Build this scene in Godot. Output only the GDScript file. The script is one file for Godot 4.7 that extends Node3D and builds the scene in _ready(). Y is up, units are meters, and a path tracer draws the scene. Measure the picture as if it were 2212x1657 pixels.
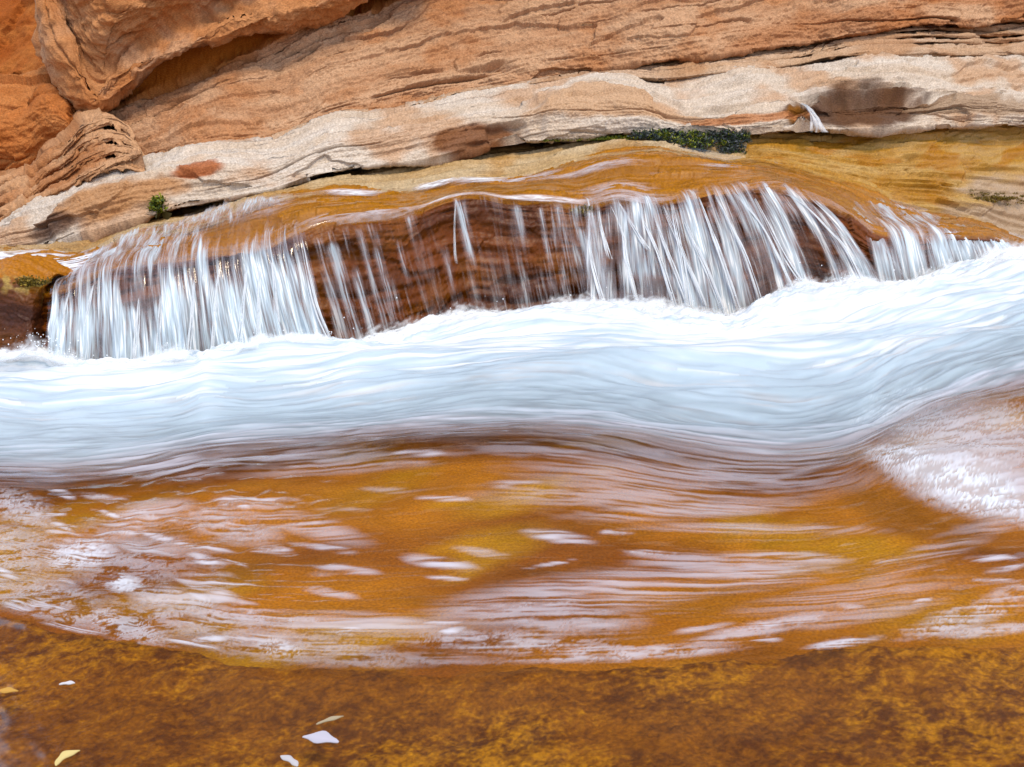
extends Node3D
# A sandstone creek: a low ledge with cascades, white water below it, a shallow ochre channel and a drowned slab at the viewer's feet.

const EYE := Vector3(0, 1.5, 0)
const PITCH := -16.0
const FOV := 38.0
const FOCAL := 2406.0
const TILT := 0.05          # the channel water drops towards the left

var cp := cos(deg_to_rad(PITCH))
var sp := sin(deg_to_rad(PITCH))
var n_warp: FastNoiseLite
var n_lam: FastNoiseLite
var n_cell: FastNoiseLite
var n_rough: FastNoiseLite
var n_big: FastNoiseLite
var n_crack: FastNoiseLite
var n_col: FastNoiseLite
var n_streak: FastNoiseLite
var n_fine: FastNoiseLite
var rng := RandomNumberGenerator.new()
var depth_line: Array
var rock_mat: StandardMaterial3D
var wet_mat: StandardMaterial3D
var bed_mat: StandardMaterial3D
var clear_water: StandardMaterial3D
var foam_mat: StandardMaterial3D
var veil_mat: StandardMaterial3D
var leaf_mat: StandardMaterial3D
var FOOT: Array
var BOUND: Array
var LIP: Array
var MARGIN: Array
var NEAR: Array
var foot_y: PackedFloat32Array
var bound_y: PackedFloat32Array
var near_y: PackedFloat32Array


func _ready() -> void:
	rng.seed = 7
	camera_and_light()
	noises()
	materials()
	lines()
	riverbed()
	cliff()
	ledges()
	falls_ledge()
	river()
	cascades()
	small_things()


# ------------------------------------------------------------------ camera, sky, sun
func camera_and_light() -> void:
	var cam := Camera3D.new()
	cam.name = "camera"
	cam.position = EYE
	cam.rotation_degrees = Vector3(PITCH, 0, 0)
	cam.fov = FOV
	cam.near = 0.05
	cam.far = 200.0
	cam.current = true
	add_child(cam)
	var e := Environment.new()
	e.background_mode = Environment.BG_SKY
	var sky := Sky.new()
	var sm := ProceduralSkyMaterial.new()
	sm.sky_top_color = Color(0.72, 0.81, 0.95)
	sm.sky_horizon_color = Color(0.90, 0.91, 0.93)
	sm.sky_curve = 0.2
	sm.ground_horizon_color = Color(0.45, 0.36, 0.28)
	sm.ground_bottom_color = Color(0.35, 0.27, 0.2)
	sm.sun_angle_max = 1.0
	sky.sky_material = sm
	e.sky = sky
	e.tonemap_mode = Environment.TONE_MAPPER_LINEAR
	e.tonemap_exposure = 1.8
	e.sdfgi_enabled = true
	e.ssao_enabled = true
	e.ssil_enabled = true
	var we := WorldEnvironment.new()
	we.name = "environment"
	we.environment = e
	add_child(we)
	var sun := DirectionalLight3D.new()
	sun.name = "sun"
	sun.light_color = Color(1.0, 0.93, 0.82)
	sun.light_energy = 0.5
	sun.light_angular_distance = 16.0
	sun.shadow_enabled = true
	add_child(sun)
	sun.look_at_from_position(Vector3(1.2, 4.0, 2.6), Vector3.ZERO)


func fnl(sd: int, oct: int, kind := FastNoiseLite.TYPE_SIMPLEX_SMOOTH) -> FastNoiseLite:
	var n := FastNoiseLite.new()
	n.seed = sd
	n.noise_type = kind
	n.frequency = 1.0
	n.fractal_type = FastNoiseLite.FRACTAL_FBM if oct > 1 else FastNoiseLite.FRACTAL_NONE
	n.fractal_octaves = oct
	return n


func noises() -> void:
	n_warp = fnl(1, 2)
	n_lam = fnl(2, 4)
	n_rough = fnl(3, 4)
	n_big = fnl(4, 2)
	n_crack = fnl(5, 2)
	n_col = fnl(6, 3)
	n_streak = fnl(7, 3)
	n_fine = fnl(8, 2)
	n_cell = fnl(9, 1, FastNoiseLite.TYPE_CELLULAR)
	n_cell.cellular_return_type = FastNoiseLite.RETURN_CELL_VALUE
	n_cell.cellular_jitter = 1.0


func noise_tex(freq: float, oct: int, sd: int, as_normal := true, strength := 4.0) -> NoiseTexture2D:
	var t := NoiseTexture2D.new()
	t.width = 1024
	t.height = 1024
	t.seamless = true
	t.as_normal_map = as_normal
	t.bump_strength = strength
	var n := fnl(sd, oct)
	n.frequency = freq
	t.noise = n
	return t


func materials() -> void:
	rock_mat = StandardMaterial3D.new()
	rock_mat.vertex_color_use_as_albedo = true
	rock_mat.roughness = 0.88
	rock_mat.metallic_specular = 0.3
	rock_mat.normal_enabled = true
	rock_mat.normal_texture = noise_tex(0.02, 5, 21)
	rock_mat.normal_scale = 1.6
	rock_mat.uv1_triplanar_sharpness = 4.0
	var grain := noise_tex(0.045, 5, 55, false)
	grain.color_ramp = Gradient.new()
	grain.color_ramp.set_color(0, Color(0.70, 0.68, 0.66))
	grain.color_ramp.set_color(1, Color(1, 1, 1))
	rock_mat.albedo_texture = grain
	rock_mat.uv1_triplanar = true
	rock_mat.uv1_world_triplanar = true
	rock_mat.uv1_scale = Vector3(1.1, 2.2, 1.1)
	wet_mat = rock_mat.duplicate()
	wet_mat.roughness = 0.45
	wet_mat.metallic_specular = 0.35
	wet_mat.normal_scale = 0.5
	bed_mat = rock_mat.duplicate()
	bed_mat.roughness = 0.8
	bed_mat.uv1_scale = Vector3(1.5, 1.5, 1.5)
	clear_water = StandardMaterial3D.new()
	clear_water.transparency = BaseMaterial3D.TRANSPARENCY_ALPHA
	clear_water.albedo_color = Color(0.8, 0.85, 0.85, 0.0)
	clear_water.roughness = 0.12
	clear_water.metallic_specular = 0.5
	foam_mat = StandardMaterial3D.new()
	foam_mat.transparency = BaseMaterial3D.TRANSPARENCY_ALPHA
	foam_mat.vertex_color_use_as_albedo = true
	foam_mat.roughness = 0.6
	foam_mat.metallic_specular = 0.3
	veil_mat = foam_mat.duplicate()
	veil_mat.roughness = 0.45
	veil_mat.metallic_specular = 0.5
	veil_mat.backlight_enabled = true
	veil_mat.backlight = Color(0.5, 0.5, 0.5)
	leaf_mat = StandardMaterial3D.new()
	leaf_mat.vertex_color_use_as_albedo = true
	leaf_mat.roughness = 0.6
	leaf_mat.backlight_enabled = true
	leaf_mat.backlight = Color(0.35, 0.4, 0.2)


# ------------------------------------------------------------------ where things stand
func P(px: float, py: float, d: float) -> Vector3:
	var y := (828.5 - py) / FOCAL
	var k := d / (cp - y * sp)
	return Vector3((px - 1106.0) / FOCAL * k, EYE.y + (y * cp + sp) * k, -d)


func on_water(px: float, py: float, up := 0.0) -> Vector3:
	var x := (px - 1106.0) / FOCAL
	var y := (828.5 - py) / FOCAL
	var k := (EYE.y - up) / (TILT * x - (y * cp + sp))
	return Vector3(x * k, EYE.y + (y * cp + sp) * k, (y * sp - cp) * k)


func sample(c: Array, x: float) -> Vector2:
	# smooth value (second and third entry) of a line of points at first entry x
	var n := c.size()
	if x <= c[0][0]:
		return Vector2(c[0][1], c[0][2] if c[0].size() > 2 else 0.0)
	if x >= c[n - 1][0]:
		return Vector2(c[n - 1][1], c[n - 1][2] if c[n - 1].size() > 2 else 0.0)
	var i := 0
	while i < n - 2 and c[i + 1][0] < x:
		i += 1
	var h: float = maxf(c[i + 1][0] - c[i][0], 0.001)
	var t: float = (x - c[i][0]) / h
	var r := [0.0, 0.0]
	for k in 2:
		if c[i].size() <= k + 1:
			continue
		var a: float = c[i][k + 1]
		var b: float = c[i + 1][k + 1]
		var s0 := (b - a) / h
		var m0 := s0
		var m1 := s0
		if i > 0:
			var sa: float = (a - c[i - 1][k + 1]) / maxf(c[i][0] - c[i - 1][0], 0.001)
			m0 = (sa + s0) * 0.5
		if i < n - 2:
			var sb: float = (c[i + 2][k + 1] - b) / maxf(c[i + 2][0] - c[i + 1][0], 0.001)
			m1 = (sb + s0) * 0.5
		var t2 := t * t
		var t3 := t2 * t
		r[k] = (2 * t3 - 3 * t2 + 1) * a + (t3 - 2 * t2 + t) * h * m0 + (-2 * t3 + 3 * t2) * b + (t3 - t2) * h * m1
	return Vector2(r[0], r[1])


func depth_at(px: float) -> float:
	return sample(depth_line, px).x


func with_dz(c: Array, dz: float, dpy := 0.0) -> Array:
	var o := []
	for p in c:
		o.append([p[0], p[1] + dpy, dz])
	return o


func between(a: Array, b: Array, t: float, dz: float, n := 60) -> Array:
	# a line that runs between two lines
	var x0: float = lerpf(a[0][0], b[0][0], t)
	var x1: float = lerpf(a[-1][0], b[-1][0], t)
	var o := []
	for i in n + 1:
		var x := lerpf(x0, x1, float(i) / n)
		o.append([x, lerpf(sample(a, x).x, sample(b, x).x, t), dz])
	return o


func cut(c: Array, x0: float, x1: float) -> Array:
	var o := [[x0, sample(c, x0).x, sample(c, x0).y]]
	for p in c:
		if p[0] > x0 + 2 and p[0] < x1 - 2:
			o.append([p[0], p[1], p[2] if p.size() > 2 else 0.0])
	o.append([x1, sample(c, x1).x, sample(c, x1).y])
	return o


func table(c: Array) -> PackedFloat32Array:
	var t := PackedFloat32Array()
	t.resize(3001)
	for i in 3001:
		t[i] = sample(c, i - 400).x
	return t


func look(t: PackedFloat32Array, px: float) -> float:
	return t[clampi(int(px + 400), 0, 3000)]


func lines() -> void:
	depth_line = [[-400, 6.3], [0, 6.15], [300, 5.98], [500, 6.05], [760, 6.3], [1000, 6.8], [1250, 6.92], [1500, 6.85], [1700, 7.1], [1934, 7.25], [2212, 8.0], [2600, 8.9]]
	FOOT = [[-400, 750], [0, 760], [98, 750], [140, 774], [245, 791], [315, 781], [385, 762], [420, 774], [441, 795], [470, 775], [508, 746], [595, 730], [665, 728], [718, 735], [760, 749], [795, 735], [848, 721], [900, 707], [970, 683], [1023, 672], [1075, 674], [1146, 667], [1251, 655], [1321, 658], [1391, 655], [1443, 665], [1500, 672], [1549, 676], [1591, 680], [1640, 655], [1689, 630], [1742, 609], [1777, 618], [1847, 606], [1934, 613], [2022, 595], [2046, 580], [2102, 576], [2130, 555], [2212, 539], [2600, 480]]
	BOUND = [[-400, 1015], [0, 1000], [150, 1000], [300, 985], [450, 955], [600, 945], [700, 937], [900, 915], [1106, 905], [1300, 918], [1450, 945], [1600, 962], [1750, 965], [1850, 945], [1950, 890], [2050, 850], [2212, 800], [2600, 740]]
	NEAR = [[-400, 1270], [0, 1335], [200, 1380], [400, 1410], [560, 1442], [760, 1452], [1000, 1456], [1200, 1450], [1400, 1440], [1600, 1425], [1800, 1408], [2000, 1403], [2212, 1398], [2600, 1385]]
	MARGIN = [[-400, 590], [0, 552], [90, 545], [165, 552], [210, 540], [259, 516], [315, 495], [385, 482], [490, 450], [560, 432], [630, 422], [725, 410], [813, 412], [900, 408], [988, 398], [1093, 388], [1181, 370], [1251, 350], [1321, 330], [1391, 322], [1444, 321], [1514, 326], [1584, 339], [1654, 350], [1724, 368], [1777, 389], [1864, 417], [1950, 440], [2050, 468], [2130, 490], [2212, 512], [2600, 580]]
	LIP = [[-400, 690], [0, 650], [105, 632], [200, 592], [300, 576], [400, 562], [520, 540], [600, 525], [640, 508], [700, 492], [760, 482], [850, 471], [900, 456], [960, 432], [1040, 420], [1100, 430], [1200, 437], [1270, 442], [1330, 432], [1400, 440], [1444, 436], [1514, 418], [1577, 411], [1689, 412], [1759, 436], [1829, 471], [1882, 510], [1952, 510], [2039, 513], [2109, 514], [2162, 520], [2212, 545], [2600, 610]]
	foot_y = table(FOOT)
	bound_y = table(BOUND)
	near_y = table(NEAR)


# ------------------------------------------------------------------ meshes
func grid_mesh(pos: PackedVector3Array, col: PackedColorArray, nc: int, nr: int, nrm: PackedVector3Array) -> ArrayMesh:
	var idx := PackedInt32Array()
	idx.resize((nc - 1) * (nr - 1) * 6)
	var k := 0
	for j in nr - 1:
		for i in nc - 1:
			var a := j * nc + i
			idx[k] = a
			idx[k + 1] = a + 1
			idx[k + 2] = a + nc
			idx[k + 3] = a + 1
			idx[k + 4] = a + nc + 1
			idx[k + 5] = a + nc
			k += 6
	var arr := []
	arr.resize(Mesh.ARRAY_MAX)
	arr[Mesh.ARRAY_VERTEX] = pos
	arr[Mesh.ARRAY_NORMAL] = nrm
	if col.size() > 0:
		arr[Mesh.ARRAY_COLOR] = col
	arr[Mesh.ARRAY_INDEX] = idx
	var m := ArrayMesh.new()
	m.add_surface_from_arrays(Mesh.PRIMITIVE_TRIANGLES, arr)
	return m


func grid_normals(pos: PackedVector3Array, nc: int, nr: int) -> PackedVector3Array:
	var nrm := PackedVector3Array()
	nrm.resize(nc * nr)
	for j in nr:
		var ja := maxi(j - 1, 0) * nc
		var jb := mini(j + 1, nr - 1) * nc
		for i in nc:
			var du := pos[j * nc + mini(i + 1, nc - 1)] - pos[j * nc + maxi(i - 1, 0)]
			var dv := pos[jb + i] - pos[ja + i]
			nrm[j * nc + i] = dv.cross(du).normalized()
	return nrm


func patch(curves: Array, nc: int, segs: Array, disp: Callable, colr: Callable) -> ArrayMesh:
	# a surface swept through several lines, top or back first; displaced along its normal
	var nk := curves.size()
	var nr := 1
	for s in segs:
		nr += s
	var pos := PackedVector3Array()
	pos.resize(nc * nr)
	var us := PackedFloat32Array()
	us.resize(nc)
	var vs := PackedFloat32Array()
	vs.resize(nr)
	var ctl := PackedVector3Array()
	ctl.resize(nk)
	for i in nc:
		var t := float(i) / (nc - 1)
		for k in nk:
			var c: Array = curves[k]
			var x: float = lerpf(c[0][0], c[-1][0], t)
			var v := sample(c, x)
			ctl[k] = P(x, v.x, depth_at(x) + v.y)
		var j := 0
		for k in nk - 1:
			var p1 := ctl[k]
			var p2 := ctl[k + 1]
			var h := maxf(p1.distance_to(p2), 0.0001)
			var s0 := (p2 - p1) / h
			var m0 := s0
			var m1 := s0
			var k0 := h
			var k1 := h
			if k > 0:
				var h0 := maxf(ctl[k - 1].distance_to(p1), 0.0001)
				m0 = ((p1 - ctl[k - 1]) / h0 * h + s0 * h0) / (h + h0)
				k0 = minf(h, 1.5 * h0)
			if k < nk - 2:
				var h2 := maxf(ctl[k + 2].distance_to(p2), 0.0001)
				m1 = ((ctl[k + 2] - p2) / h2 * h + s0 * h2) / (h + h2)
				k1 = minf(h, 1.5 * h2)
			var sg: int = segs[k]
			for q in sg + (1 if k == nk - 2 else 0):
				var w := float(q) / sg
				var w2 := w * w
				var w3 := w2 * w
				pos[j * nc + i] = p1 * (2 * w3 - 3 * w2 + 1) + m0 * k0 * (w3 - 2 * w2 + w) + p2 * (-2 * w3 + 3 * w2) + m1 * k1 * (w3 - w2)
				j += 1
	var mid := (nr / 2) * nc
	for i in range(1, nc):
		us[i] = us[i - 1] + pos[mid + i].distance_to(pos[mid + i - 1])
	for j in range(1, nr):
		var d := 0.0
		for q in 9:
			var i := int(q * (nc - 1) / 8.0)
			d += pos[j * nc + i].distance_to(pos[(j - 1) * nc + i])
		vs[j] = vs[j - 1] + d / 9.0
	var nrm := grid_normals(pos, nc, nr)
	var col := PackedColorArray()
	col.resize(nc * nr)
	for j in nr:
		var f := float(j) / (nr - 1)
		for i in nc:
			var a := j * nc + i
			var s := float(i) / (nc - 1)
			var d: float = disp.call(us[i], vs[j], f, s, pos[a])
			col[a] = colr.call(us[i], vs[j], f, s, pos[a])
			pos[a] += nrm[a] * d
	return grid_mesh(pos, col, nc, nr, grid_normals(pos, nc, nr))


func node(called: String, mesh: Mesh, mat: Material, parent: Node = self) -> MeshInstance3D:
	var o := MeshInstance3D.new()
	o.name = called
	o.mesh = mesh
	o.material_override = mat
	parent.add_child(o, true)
	return o


func tag(o: Node, label: String, category: String, group := "", kind := "") -> void:
	if label:
		o.set_meta("label", label)
	if category:
		o.set_meta("category", category)
	if group:
		o.set_meta("group", group)
	if kind:
		o.set_meta("kind", kind)


func thing(called: String, label: String, category: String, group := "") -> Node3D:
	var o := Node3D.new()
	o.name = called
	add_child(o, true)
	tag(o, label, category, group)
	return o


func srgb(r: float, g: float, b: float, k := 1.0) -> Color:
	var c := Color(r / 255.0, g / 255.0, b / 255.0).srgb_to_linear()
	return Color(c.r * k, c.g * k, c.b * k)


# ------------------------------------------------------------------ sandstone
func rock_disp(U: float, V: float, f: float, s: float, p: Vector3, st: Dictionary) -> float:
	var w: float = V + 0.03 * n_warp.get_noise_2d(U * 0.6, V * 1.5) + st.get("skew", 0.0) * U
	var d: float = st.big * n_big.get_noise_3dv(p * 0.9)
	d += st.lam * n_lam.get_noise_2d(U * 0.55, w * st.lf)
	if st.cell > 0.0:
		var uu := U + 0.12 * n_warp.get_noise_2d(U * 3.0, w * 3.0 + 9.0)
		d += st.cell * n_cell.get_noise_2d(uu * 1.9, (w + 0.02 * n_warp.get_noise_2d(U * 4.0, V * 8.0)) * st.cf)
	d += st.rough * n_rough.get_noise_3dv(p * Vector3(6, 11, 6))
	d += st.rough * 0.4 * n_fine.get_noise_3dv(p * 34.0)
	d += st.get("lam2", 0.3 * st.lam) * n_lam.get_noise_2d(U * 1.4 + 4.0, w * st.lf * 4.0)
	if st.crack > 0.0:
		var k := absf(n_crack.get_noise_2d(U * 0.28 + 7.0, w * st.kf))
		d -= st.crack * smoothstep(0.05, 0.0, k) * smoothstep(-0.25, 0.1, n_crack.get_noise_2d(U * 0.9, w * 0.7 + 31.0))
	return d * smoothstep(0.0, 0.03, f) * smoothstep(1.0, 0.95, f)


func rock_col(U: float, V: float, f: float, s: float, p: Vector3, st: Dictionary) -> Color:
	var w: float = V + 0.03 * n_warp.get_noise_2d(U * 0.6, V * 1.5) + st.get("skew", 0.0) * U
	var a := smoothstep(-0.35, 0.35, n_col.get_noise_2d(U * 0.5 + 11.0, w * st.lf * 0.45))
	var c: Color = st.a.lerp(st.b, a)
	var k := smoothstep(0.0, 0.4, n_col.get_noise_3dv(p * Vector3(1.3, 2.6, 1.3) + Vector3(5, 0, 0)))
	c = c.lerp(st.c, k * st.get("cw", 0.7))
	var g := 1.0 + 0.2 * n_rough.get_noise_3dv(p * Vector3(16, 30, 16)) + 0.16 * n_fine.get_noise_3dv(p * 70.0)
	return Color(c.r * g, c.g * g, c.b * g)


func rock(called: String, curves: Array, nc: int, segs: Array, st: Dictionary, mat: Material, parent: Node = self) -> MeshInstance3D:
	return node(called, patch(curves, nc, segs, rock_disp.bind(st), st.get("paint", rock_col).bind(st)), mat, parent)


func style(a: Color, b: Color, c: Color, big: float, lam: float, lf: float, cell: float, cf: float, rough: float, crack: float, kf: float, more := {}) -> Dictionary:
	var d := {"a": a, "b": b, "c": c, "big": big, "lam": lam, "lf": lf, "cell": cell, "cf": cf, "rough": rough, "crack": crack, "kf": kf}
	d.merge(more)
	return d


const K := 0.88   # from the brightness in the picture to base colour

func riverbed() -> void:
	# one wide sheet of channel floor
	var nc := 260
	var nr := 200
	var pos := PackedVector3Array()
	var col := PackedColorArray()
	var a := srgb(200, 124, 5, K)
	var b := srgb(156, 86, 2, K)
	var c := srgb(204, 144, 12, K)
	for j in nr:
		var z := -13.0 + 20.0 * pow(float(j) / (nr - 1), 0.75)
		for i in nc:
			var x := lerpf(-14, 14, float(i) / (nc - 1))
			var y := TILT * x - 0.17 + 0.05 * n_big.get_noise_2d(x * 0.7, z * 0.7) + 0.03 * n_rough.get_noise_2d(x * 1.5, z * 1.5)
			pos.append(Vector3(x, y, z))
			var q := smoothstep(-0.3, 0.4, n_col.get_noise_2d(x * 0.6, z * 1.1))
			var e := a.lerp(b, q).lerp(c, smoothstep(0.1, 0.5, n_col.get_noise_2d(x * 0.8 + 30.0, z * 1.6)))
			var g := 1.0 + 0.3 * n_rough.get_noise_2d(x * 7.0, z * 7.0)
			col.append(Color(e.r * g, e.g * g, e.b * g))
	var o := node("riverbed", grid_mesh(pos, col, nc, nr, grid_normals(pos, nc, nr)), bed_mat)
	tag(o, "ochre algae covered floor of the shallow creek channel", "riverbed", "", "structure")
	# the slab at the viewer's feet, drowned under a hand of still water
	nc = 1000
	nr = 400
	pos = PackedVector3Array()
	col = PackedColorArray()
	var d1 := srgb(150, 88, 1, K)
	var d2 := srgb(86, 44, 1, K)
	var d3 := srgb(208, 140, 8, K)
	for j in nr:
		var v := float(j) / (nr - 1)
		for i in nc:
			var px := lerpf(-900, 3100, float(i) / (nc - 1))
			var edge := look(near_y, px) + 10.0 * n_warp.get_noise_2d(px * 0.006, 2.0)
			var w: Vector3
			if v < 0.04:
				w = on_water(px, edge, -0.05)
				w.y -= 0.4 * (1.0 - v / 0.04)
				w.z -= 0.06 * (1.0 - v / 0.04)
			else:
				var t := (v - 0.04) / 0.96
				var py := edge + (2300.0 - edge) * pow(t, 1.3)
				w = on_water(px, py, -0.05 - 0.03 * smoothstep(0.0, 0.3, t))
			w.y += 0.010 * n_big.get_noise_2d(w.x * 2.0, w.z * 2.0) + 0.010 * n_rough.get_noise_2d(w.x * 6.0, w.z * 6.0) + 0.003 * n_fine.get_noise_2d(w.x * 40.0, w.z * 40.0)
			pos.append(w)
			var x := w.x
			var z := w.z
			var m := 0.6 * n_rough.get_noise_2d(x * 8.0 + 3.0 * z, z * 10.0) + 0.6 * n_rough.get_noise_2d(x * 24.0, z * 30.0) + 0.4 * n_rough.get_noise_2d(x * 60.0, z * 60.0)
			var big := n_col.get_noise_2d(x * 1.3, z * 1.8) + 0.25 * smoothstep(0.5, 1.2, x)
			var e := d1.lerp(d2, smoothstep(-0.55, 0.75, m + 0.5 * n_col.get_noise_2d(x * 2.2 + 9.0, z * 3.0)))
			e = e.lerp(d3, 0.9 * smoothstep(-0.15, 1.0, -m * 0.9 + big * 0.8))
			col.append(e)
	o = node("shore_slab", grid_mesh(pos, col, nc, nr, grid_normals(pos, nc, nr)), bed_mat)
	tag(o, "mottled brown drowned rock slab along the near edge of the creek", "rock", "", "structure")


func cliff() -> void:
	var o: Node
	# wall behind everything, seen in the alcove at the left and in the hollow under the overhang
	var st := style(srgb(196, 112, 48, K), srgb(214, 134, 66, K), srgb(176, 90, 30, K), 0.25, 0.03, 3.0, 0.03, 2.5, 0.03, 0.05, 2.0)
	var rows := [[], [], [], [], [], []]
	for q in [[-500, 0], [-100, 0], [0, 0], [60, 0], [120, 0], [170, 0], [240, 0.1], [420, 0.2], [700, 0.4], [1200, 0.9], [2700, 1.6]]:
		rows[0].append([q[0], -2700, 5.6 + q[1]])  # unseen top raised so the near water mirrors orange rock, not sky
		rows[1].append([q[0], -300, 4.2 + q[1]])
		rows[2].append([q[0], 40 - q[0] * 0.05, 3.85 + q[1]])
		rows[3].append([q[0], 190 - q[0] * 0.05, 3.45 + q[1]])
		rows[4].append([q[0], 300, 3.25 + q[1]])
		rows[5].append([q[0], 620, 3.3 + q[1]])
	o = rock("canyon_wall", rows, 420, [24, 40, 50, 50, 40], st, rock_mat)
	tag(o, "deep orange canyon wall in the alcove at the far left", "cliff", "", "structure")
	# blocky buttress in the alcove
	st = style(srgb(208, 128, 66, K), srgb(222, 150, 88, K), srgb(184, 104, 44, K), 0.10, 0.05, 2.2, 0.07, 2.6, 0.02, 0.05, 2.0)
	var top := [[-500, 120], [-60, 150], [0, 165], [60, 172], [110, 168], [150, 215], [165, 262]]
	var low := [[-500, 470], [-60, 395], [0, 384], [45, 378], [75, 360], [118, 318], [165, 285]]
	rows = [with_dz(top, 3.4, -6), with_dz(top, 3.05), between(top, low, 0.4, 2.75), between(top, low, 0.8, 2.75), with_dz(low, 2.85), with_dz(low, 3.3, 4)]
	o = rock("rock_buttress", rows, 260, [6, 40, 50, 20, 6], st, rock_mat)
	tag(o, "blocky orange rock buttress low in the shaded alcove at left", "rock")
	# overhanging boulder
	var lowb := [[70, -150], [80, 10], [86, 55], [105, 106], [130, 150], [158, 198], [189, 226], [217, 242], [245, 231], [298, 200], [354, 152], [455, 110], [560, 72], [630, 57], [700, 48], [768, 20], [860, -34], [1100, -150], [1600, -330], [2700, -560]]
	var ridge := [[78, -190], [92, -20], [105, 30], [125, 75], [150, 118], [175, 165], [205, 215], [232, 196], [262, 160], [310, 136], [370, 114], [455, 82], [560, 44], [700, 8], [860, -70], [1100, -190], [1600, -380], [2700, -620]]
	var groove := [[86, -240], [104, -60], [122, 0], [150, 60], [178, 112], [200, 160], [214, 172], [238, 138], [266, 112], [305, 92], [385, 50], [525, -4], [700, -52], [860, -120], [1100, -240], [1600, -430], [2700, -660]]
	var bulge := [[110, -330], [140, -120], [165, -60], [200, -10], [240, 30], [290, 20], [350, -10], [525, -90], [860, -220], [1600, -520], [2700, -760]]
	var cap := [[160, -700], [400, -760], [900, -820], [2700, -1100]]
	var capb := [[160, -900], [400, -960], [900, -1020], [2700, -1300]]
	st = style(srgb(222, 160, 108, K), srgb(212, 142, 86, K), srgb(220, 174, 136, K), 0.14, 0.03, 3.0, 0.035, 3.4, 0.04, 0.04, 2.2)
	rows = [with_dz(capb, 4.2), with_dz(cap, 3.0), with_dz(bulge, 2.55), with_dz(groove, 2.72), with_dz(ridge, 2.58), with_dz(lowb, 2.78), with_dz(lowb, 3.3, -14)]
	o = rock("overhanging_boulder", rows, 620, [8, 46, 60, 30, 26, 16], st, rock_mat)
	tag(o, "bulging orange boulder overhanging a dark hollow at upper left", "boulder")
	# the long slab
	var ctop := [[238, 246], [258, 240], [315, 208], [378, 180], [455, 148], [525, 126], [595, 98], [665, 67], [718, 43], [768, 28], [795, 20], [848, 2], [1000, -50], [1300, -130], [1700, -210], [2212, -290], [2700, -350]]
	var clow := [[248, 362], [298, 350], [396, 330], [525, 318], [595, 307], [640, 290], [680, 268], [740, 252], [806, 243], [883, 225], [988, 201], [1065, 187], [1181, 166], [1251, 155], [1356, 141], [1444, 128], [1532, 119], [1619, 106], [1689, 96], [1759, 92], [1829, 76], [1899, 64], [2004, 52], [2074, 53], [2212, 42], [2700, 10]]
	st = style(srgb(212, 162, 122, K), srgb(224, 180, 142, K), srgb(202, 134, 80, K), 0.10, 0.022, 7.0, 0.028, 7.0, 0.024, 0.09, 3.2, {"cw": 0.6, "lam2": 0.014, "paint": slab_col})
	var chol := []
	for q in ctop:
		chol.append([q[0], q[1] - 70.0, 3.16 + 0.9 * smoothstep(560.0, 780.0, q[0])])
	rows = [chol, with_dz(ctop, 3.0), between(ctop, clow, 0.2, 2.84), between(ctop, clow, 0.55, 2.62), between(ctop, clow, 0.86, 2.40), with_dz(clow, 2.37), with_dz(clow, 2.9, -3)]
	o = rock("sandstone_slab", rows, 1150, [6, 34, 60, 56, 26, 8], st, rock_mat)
	tag(o, "long tan jointed sandstone slab rising to the upper right corner", "rock slab")
	# thin beds under it
	var etop := cut(clow, 600, 2700)
	var elow := [[590, 308], [665, 270], [725, 252], [841, 241], [970, 209], [1062, 193], [1181, 177], [1251, 168], [1338, 166], [1444, 176], [1514, 166], [1584, 157], [1689, 153], [1742, 141], [1794, 129], [1864, 124], [1969, 125], [2109, 125], [2212, 122], [2700, 112]]
	var beds := thing("thin_bedded_rock", "stack of thin pale tan rock beds above the smooth white ledge", "rock beds")
	for k in 4:
		var t0: float = [0.05, 0.18, 0.40, 0.56][k]
		var t1: float = [0.18, 0.40, 0.56, 1.0][k]
		var z0 := 2.66 - 0.13 * k
		st = style(srgb(214, 176, 140, K), srgb(222, 190, 160, K), srgb(200, 150, 106, K), 0.04, 0.03, 12.0, 0.02, 11.0, 0.01, 0.03, 7.0)
		rows = [between(etop, elow, t0, z0 + 0.4), between(etop, elow, t0 + 0.03, z0 - 0.02), between(etop, elow, lerpf(t0, t1, 0.7), z0 - 0.11), between(etop, elow, t1 - 0.005, z0 - 0.08), between(etop, elow, t1 - 0.01, z0 + 0.06)]
		rock("bed", rows, 760, [3, 10, 7, 3], st, rock_mat, beds)
	# layered knob at the slab's left end
	var ktop := [[-400, 470], [-100, 410], [0, 390], [46, 377], [70, 369], [102, 330], [130, 312], [158, 282], [175, 262], [203, 250], [246, 247], [272, 280], [300, 340]]
	var klow := [[-400, 640], [-100, 535], [0, 480], [70, 442], [140, 414], [210, 382], [260, 362], [310, 348]]
	var knob := thing("layered_knob", "knobbly layered rock stack at the left end of tan slab", "rock")
	for k in 4:
		var t0 := k / 4.0
		var t1 := (k + 1) / 4.0
		var z0 := 2.36 - 0.10 * k
		st = style(srgb(212, 158, 110, K), srgb(222, 172, 128, K), srgb(190, 120, 66, K), 0.07, 0.045, 8.0, 0.04, 8.0, 0.016, 0.04, 5.0)
		rows = [between(ktop, klow, t0, z0 + 0.5), between(ktop, klow, t0 + 0.02, z0), between(ktop, klow, lerpf(t0, t1, 0.5), z0 - 0.12), between(ktop, klow, t1 - 0.01, z0 - 0.08), between(ktop, klow, t1 - 0.03, z0 + 0.3)]
		rock("bed", rows, 330, [4, 14, 14, 4], st, rock_mat, knob)


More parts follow.
